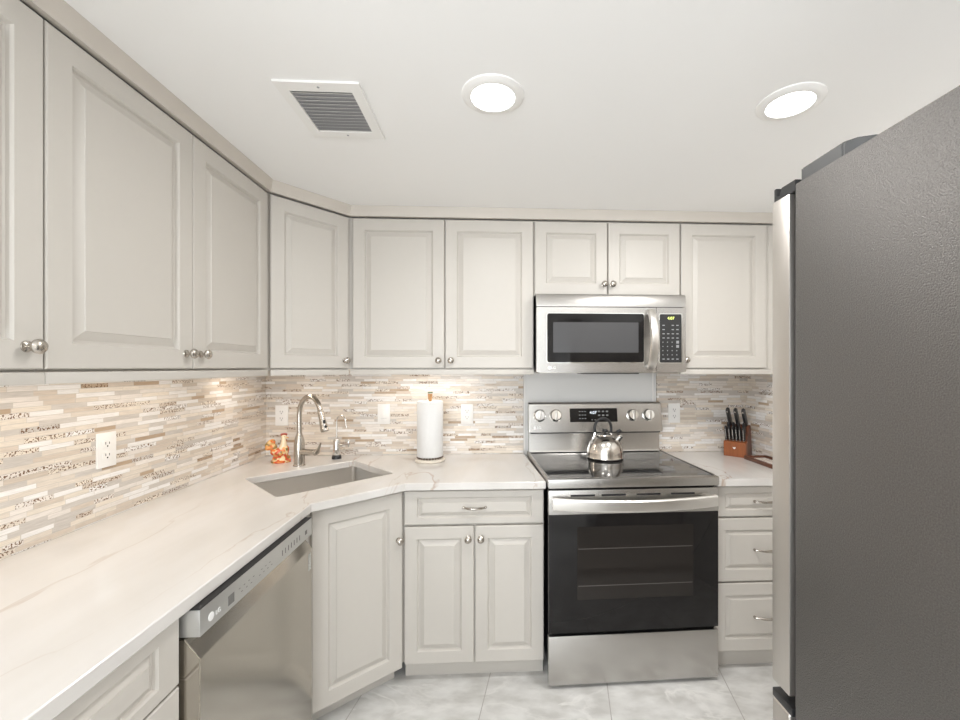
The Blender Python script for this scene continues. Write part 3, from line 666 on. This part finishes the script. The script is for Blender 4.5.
# hinge covers and the flat cover on top
for x0, x1, dd in ((0.004, 0.10, dl), (FW - 0.10, FW - 0.004, dq)):
    MB().yz([(FD + 0.004, 1.7885), (FD + 0.069, 1.7885), (FD + 0.069, 1.817), (FD + 0.062, 1.817), (FD + 0.059, 1.798), (FD + 0.052, 1.798), (FD + 0.046, 1.812), (FD + 0.004, 1.812)], x0, x1, 0.001).build('hinge_cap', M['black'], dd)
b = MB(); b.poly([(0.008, FD - 0.005), (0.008, FD - 0.108), (0.020, FD - 0.125), (0.045, FD - 0.135), (0.12, FD - 0.135), (0.12, FD - 0.005)], 1.8005, 1.829, 0.003).build('hinge_cover', M['fridgecap'], r)
b = MB(); b.poly([(FW - 0.12, FD - 0.005), (FW - 0.12, FD - 0.21), (FW - 0.07, FD - 0.21), (FW - 0.03, FD - 0.19), (FW - 0.008, FD - 0.145), (FW - 0.008, FD - 0.005)], 1.8005, 1.829, 0.003).build('hinge_cover', M['fridgecap'], r)
for x in (0.05, FW - 0.05):
    for y in (0.06, FD - 0.06): MB().cyl((x, y, 0), (x, y, 0.031), 0.02).build('foot', M['black'], r)

# ------------------------------------------------------------------ wall plates (local: x right, -y out)
def plate(label, loc, rz, kind):
    r = thing('light_switch' if kind == 'switch' else 'wall_outlet', label, 'switch' if kind == 'switch' else 'outlet', loc, rz)
    MB().box(-0.0360, 0.0360, -0.006, 0, -0.059, 0.059, 0.002).build('cover_plate', M['white'], r)
    if kind == 'switch':
        MB().box(-0.0165, 0.0165, -0.008, -0.004, -0.033, 0.033, 0.001).build('rocker', M['white'], r)
        MB().box(-0.0165, 0.0165, -0.0085, -0.0079, -0.025, -0.0238).build('rocker_line', M['button'], r)
    else:
        for z in (0.0195, -0.0195):
            f = xzslab(MB(), rrect(-0.0165, 0.0165, z - 0.014, z + 0.014, 0.008), -0.0075, -0.005).build('receptacle', M['white'], r)
            MB().box(-0.008, -0.0058, -0.0079, -0.007, z - 0.001, z + 0.008).box(0.0058, 0.008, -0.0079, -0.007, z - 0.001, z + 0.007).cyl((0, -0.0079, z - 0.007), (0, -0.007, z - 0.007), 0.0028, seg=10).build('slots', M['dark'], f)
    return r
plate('white wall outlet on the left wall backsplash above the long counter', (WL + SP, 1.505, 1.150), R(90), 'outlet')
plate('white wall outlet in the corner to the left of the tall faucet', (-1.225, D - SP, 1.150), 0, 'outlet')
plate('white rocker switch plate between the faucets and the paper towel roll', (-0.638, D - SP, 1.155), 0, 'switch')
plate('white wall outlet between the paper towel roll and the range', (-0.150, D - SP, 1.152), 0, 'outlet')
plate('white wall outlet to the right of the range', (1.107, D - SP, 1.152), 0, 'outlet')

# ------------------------------------------------------------------ paper towel
px, py = -0.343, 2.355
r = thing('paper_towel_holder', 'round stone paper towel holder with a wooden finial on the back counter', 'paper towel holder', (px, py, CT))
MB().lathe([(0.078, 0), (0.081, 0.004), (0.081, 0.010), (0.074, 0.016), (0.060, 0.018), (0, 0.018)], seg=40).build('base', M['stone'], r)
b = MB()
for i in range(26):
    a = i * 2 * math.pi / 26; b.ball((0.066 * math.cos(a), 0.066 * math.sin(a), 0.0225), (0.009, 0.006, 0.005), 1, (a + (0.6 if i % 2 else -0.6), 'Z'))
b.build('vine_relief', M['vine'], r)
MB().cyl((0, 0, 0.017), (0, 0, 0.345), 0.008).build('post', M['wood'], r)
f = MB().lathe([(0.010, 0.337), (0.011, 0.345), (0.0125, 0.365), (0.013, 0.370), (0, 0.371)], seg=20).build('finial', M['wood'], r)
b = MB()
for i in range(5):
    a = i * 1.26; b.ball((0.007 * math.cos(a), 0.007 * math.sin(a), 0.377), (0.010, 0.0045, 0.004), 1, (a, 'Z'))
b.build('finial_leaf', M['leafgreen'], f)
b = MB(); R0 = 0.071; seg = 48
b.lathe([(0.021, 0.0), (R0 - 0.002, 0.0), (R0, 0.003), (R0, 0.299), (R0 - 0.002, 0.302), (0.021, 0.302), (0.021, 0.0)], seg=seg)
tag(b.build('paper_towel_roll', M['paper'], loc=(px, py, CT + 0.028)), 'white paper towel roll standing on its holder beside the sink', 'paper towel roll')

# ------------------------------------------------------------------ rooster figurine
r = thing('rooster_figurine', 'small mottled orange ceramic rooster figurine left of the tall faucet', 'figurine', (-1.160, 2.372, CT), R(15))
b = MB()
b.ball((0.008, 0, 0.020), (0.046, 0.034, 0.021)); b.ball((0.004, 0, 0.050), (0.040, 0.030, 0.030)); b.ball((0.020, 0, 0.066), (0.026, 0.024, 0.028))
b.ball((-0.020, 0, 0.055), (0.028, 0.022, 0.022)); b.lathe([(0.050, 0), (0.050, 0.010), (0.040, 0.014), (0, 0.014)], (0.006, 0, 0))
body = b.build('body', M['rooster'], r); md = body.modifiers.new('m', 'REMESH'); md.mode = 'VOXEL'; md.voxel_size = 0.003
b = MB()
for i in range(7):
    a = R(95 + i * 17); b.ball((-0.030 + 0.028 * math.cos(a), 0.004 * ((i % 2) * 2 - 1), 0.085 + 0.026 * math.sin(a)), (0.016, 0.010, 0.0125), 2, (-a, 'Y'))
b.ball((-0.034, 0, 0.082), (0.022, 0.014, 0.022))
b.build('tail', M['rtail'], r)
b = MB(); b.tube([(0.014, 0, 0.070), (0.019, 0, 0.095), (0.019, 0, 0.115), (0.019, 0, 0.132)], [0.023, 0.017, 0.013, 0.012], 16, up=(0, 1, 0)).ball((0.020, 0, 0.134), (0.0145, 0.012, 0.013))
hd = b.build('neck_and_head', M['cream'], r)
MB().lathe([(0.005, 0), (0.003, 0.008), (0, 0.013)], (0.032, 0, 0.132), (1, 0, -0.2), 10).build('beak', M['rtail'], hd)
b = MB()
for i in range(4): b.ball((0.008 + i * 0.008, 0, 0.148 + 0.003 * math.sin(i * 1.0)), (0.0055, 0.0035, 0.0075), 2)
b.build('comb', M['redc'], hd)
MB().ball((0.030, 0.0, 0.116), (0.005, 0.004, 0.009), 2).build('wattle', M['redc'], hd)
MB().ball((0.026, -0.011, 0.137), 0.002, 2).ball((0.026, 0.011, 0.137), 0.002, 2).build('eyes', M['black'], hd)
MB().ball((0.002, -0.027, 0.052), (0.026, 0.008, 0.018), 2, (0.3, 'Y')).ball((0.002, 0.027, 0.052), (0.026, 0.008, 0.018), 2, (0.3, 'Y')).build('wings', M['rooster'], r)

# ------------------------------------------------------------------ kettle
r = thing('tea_kettle', 'round stainless steel tea kettle with black handle on the glass cooktop', 'kettle', (0.617, 2.290, 0.9335), R(0))
MB().lathe([(0.092, 0), (0.098, 0.004), (0.100, 0.010), (0.098, 0.016), (0.0985, 0.035), (0.094, 0.060), (0.083, 0.087), (0.066, 0.108), (0.047, 0.121), (0.040, 0.124), (0.040, 0.127)], seg=48).build('kettle_body', M['kettle'], r)
ld = MB().lathe([(0.041, 0.125), (0.040, 0.130), (0.025, 0.135), (0.010, 0.137), (0, 0.137)], seg=36).build('lid', M['kettle'], r)
MB().lathe([(0.007, 0.135), (0.007, 0.139), (0.014, 0.144), (0.016, 0.151), (0.012, 0.158), (0, 0.160)], seg=24).build('lid_knob', M['black'], ld)
MB().cyl((0.050, -0.02, 0.092), (0.078, -0.026, 0.124), 0.019, 0.014).lathe([(0.015, 0), (0.016, 0.006), (0.012, 0.010), (0, 0.010)], (0.076, -0.025, 0.122), (0.6, -0.17, 0.75), 18).build('spout', M['chrome'], r)
MB().tube([(0.066, -0.024, 0.130), (0.058, -0.023, 0.144), (0.078, -0.026, 0.158)], [0.005, 0.008, 0.008], 8).ball((0.070, -0.026, 0.150), (0.015, 0.010, 0.010)).build('whistle_lever', M['black'], r)
pts = []
for i in range(25):
    a = R(200 - i * 9.2); pts.append((-0.012 + 0.046 * math.cos(a), 0.0, 0.165 + 0.052 * math.sin(a) if math.sin(a) > 0 else 0.165 + 0.070 * math.sin(a)))
MB().tube(pts, 0.0075, 12, up=(0, 1, 0)).build('handle', M['black'], r)
b = MB(); b.tube([(-0.060, 0, 0.100), (-0.060, 0, 0.125), (pts[0][0], 0, pts[0][2])], 0.0055, 8, up=(0, 1, 0)).tube([(0.036, 0, 0.120), (0.036, 0, 0.135), (pts[-1][0], 0, pts[-1][2])], 0.0055, 8, up=(0, 1, 0)).box(-0.070, -0.050, -0.010, 0.010, 0.095, 0.118, 0.003).build('handle_bracket', M['chrome'], r)

# ------------------------------------------------------------------ knife block (local: x right, y back)
kl = Vector((1.357, 2.420)); krz = math.atan2(-0.086, 0.080)
r = thing('knife_block', 'cherry wood knife block in the right corner of the counter', 'knife block', (kl.x, kl.y, CT), krz)
KW = 0.118
MB().yz([(0, 0), (-0.004, 0.086), (0.030, 0.092), (0.034, 0)], 0, KW, 0.0015).build('front_block', M['cherry'], r)
MB().yz([(0.0345, 0), (0.0305, 0.120), (0.056, 0.128), (0.060, 0.148), (0.095, 0.180), (0.108, 0.165), (0.128, 0)], 0.002, KW - 0.002, 0.0015).build('rear_block', M['walnut'], r)
xzslab(MB(), [(0.052, 0.048), (0.058, 0.044), (0.064, 0.048), (0.066, 0.057), (0.060, 0.054), (0.058, 0.057), (0.056, 0.054), (0.050, 0.057)], -0.0032, -0.001).build('emblem', M['whiteprint'], r)
def knife(label, x, y, z, hl, tilt, wd, group):
    # handle axis leans forward (-y); blade goes down inside the block
    cz, sz = math.cos(tilt), math.sin(tilt); c0, s0 = math.cos(krz), math.sin(krz)
    k = bpy.data.objects.new('kitchen_knife' if hl > 0.09 else 'steak_knife', None); COL.objects.link(k)
    k.empty_display_size = 0.02
    k.location = (kl.x + x * c0 - y * s0, kl.y + x * s0 + y * c0, CT + z); k.rotation_euler = (tilt, 0, krz)
    tag(k, label, 'knife', group)
    h = MB(); h.box(-wd / 2, wd / 2, -wd * 0.9, wd * 0.9, 0.004, hl, 0.003); h.ball((0, -0.002, hl), (wd * 0.55, wd * 1.0, 0.010), 2); h.build('handle', M['black'], k)
    q = MB(); q.cyl((0, -wd * 0.95, hl * 0.92), (0, -wd * 0.7, hl * 0.92), wd * 0.3, seg=12)
    if hl <= 0.09: q = MB(); q.box(-0.0012, 0.0012, -wd * 0.96, -wd * 0.7, 0.010, hl)
    q.build('rivet' if hl > 0.09 else 'tang_strip', M['chrome'], k)
    MB().box(-0.002, 0.002, -wd * 0.8, wd * 0.8, -0.0005, 0.005).build('bolster', M['chrome'], k)
    return k
sides = ['first from the left', 'second from the left', 'third from the left', 'third from the right', 'second from the right', 'first from the right']
for i in range(6):
    knife('black-handled steak knife in the front row of the block, ' + sides[i], 0.012 + i * 0.0188, 0.014, 0.0945, 0.075, R(14), 0.012, 'steak knives in the front row of the block')
for i, nm in enumerate(('left', 'middle left', 'middle right', 'right')):
    knife('black-handled knife in the middle row of the block, ' + nm, 0.018 + i * 0.027, 0.044, 0.130, 0.060, R(16), 0.013, 'knives in the middle row of the block')
for i, nm in enumerate(('left', 'middle', 'right')):
    knife('tall black-handled chef knife at the top of the block, the %s one of three' % nm, 0.014 + i * 0.042, 0.080, 0.176, 0.112, R(32), 0.016, 'tall knives at the top of the block')

# tray
r = thing('serving_tray', 'dark framed tray with a light patterned centre beside the knife block', 'tray', (1.425, 1.98, CT))
MB().box(0, 0.122, 0, 0.335, 0.0, 0.008).build('tray_bottom', M['tray'], r)
b = MB().box(-0.006, 0.008, -0.006, 0.341, 0, 0.020, 0.002).box(0.110, 0.124, -0.006, 0.341, 0, 0.020, 0.002).box(0.008, 0.110, -0.006, 0.006, 0, 0.020, 0.002).box(0.008, 0.110, 0.329, 0.341, 0, 0.020, 0.002)
b.build('rim', M['walnut'], r)

# ------------------------------------------------------------------ ceiling lights and vent
def can(label, x, y):
    r = thing('recessed_ceiling_light', label, 'ceiling light', (x, y, CH))
    MB().lathe([(0.066, -0.010), (0.072, -0.0105), (0.086, -0.007), (0.093, -0.0035), (0.094, 0), (0.066, 0), (0.066, -0.010)], seg=48).build('trim_ring', M['white'], r)
    MB().lathe([(0.066, -0.003), (0.066, -0.0045), (0, -0.006)], seg=40).build('diffuser', M['lamp'], r)
    return r
can('lit round recessed ceiling light near the middle of the ceiling', *CANS[0])
can('lit round recessed ceiling light on the right above the refrigerator', *CANS[1])
can('lit recessed ceiling light behind the camera on the left', *CANS[2])
can('lit recessed ceiling light behind the camera on the right', *CANS[3])
r = thing('ceiling_vent', 'white louvred air vent in the ceiling above the sink corner', 'vent', (-0.628, 1.235, CH))
VW, VD = 0.245, 0.295
MB().ring([(0, 0), (VW, 0), (VW, VD), (0, VD)], [(0.032, 0.040), (VW - 0.032, 0.040), (VW - 0.032, VD - 0.040), (0.032, VD - 0.040)], -0.0065, 0.0).build('frame', M['white'], r)
MB().box(0.032, VW - 0.032, 0.040, VD - 0.040, -0.0012, 0.0).build('duct_backing', M['duct'], r)
for i in range(12):
    y = 0.046 + i * (VD - 0.088) / 11.6
    MB().yz([(y + 0.0085, -0.0015), (y + 0.0100, -0.0015), (y + 0.0015, -0.0062), (y, -0.0062)], 0.033, VW - 0.033).build('slat', M['white'], r)
for y in (0.020, VD - 0.020): MB().lathe([(0.004, 0), (0.003, 0.0012), (0, 0.0014)], (VW / 2, y, -0.0065), (0, 0, -1), 12).build('screw', M['button'], r)
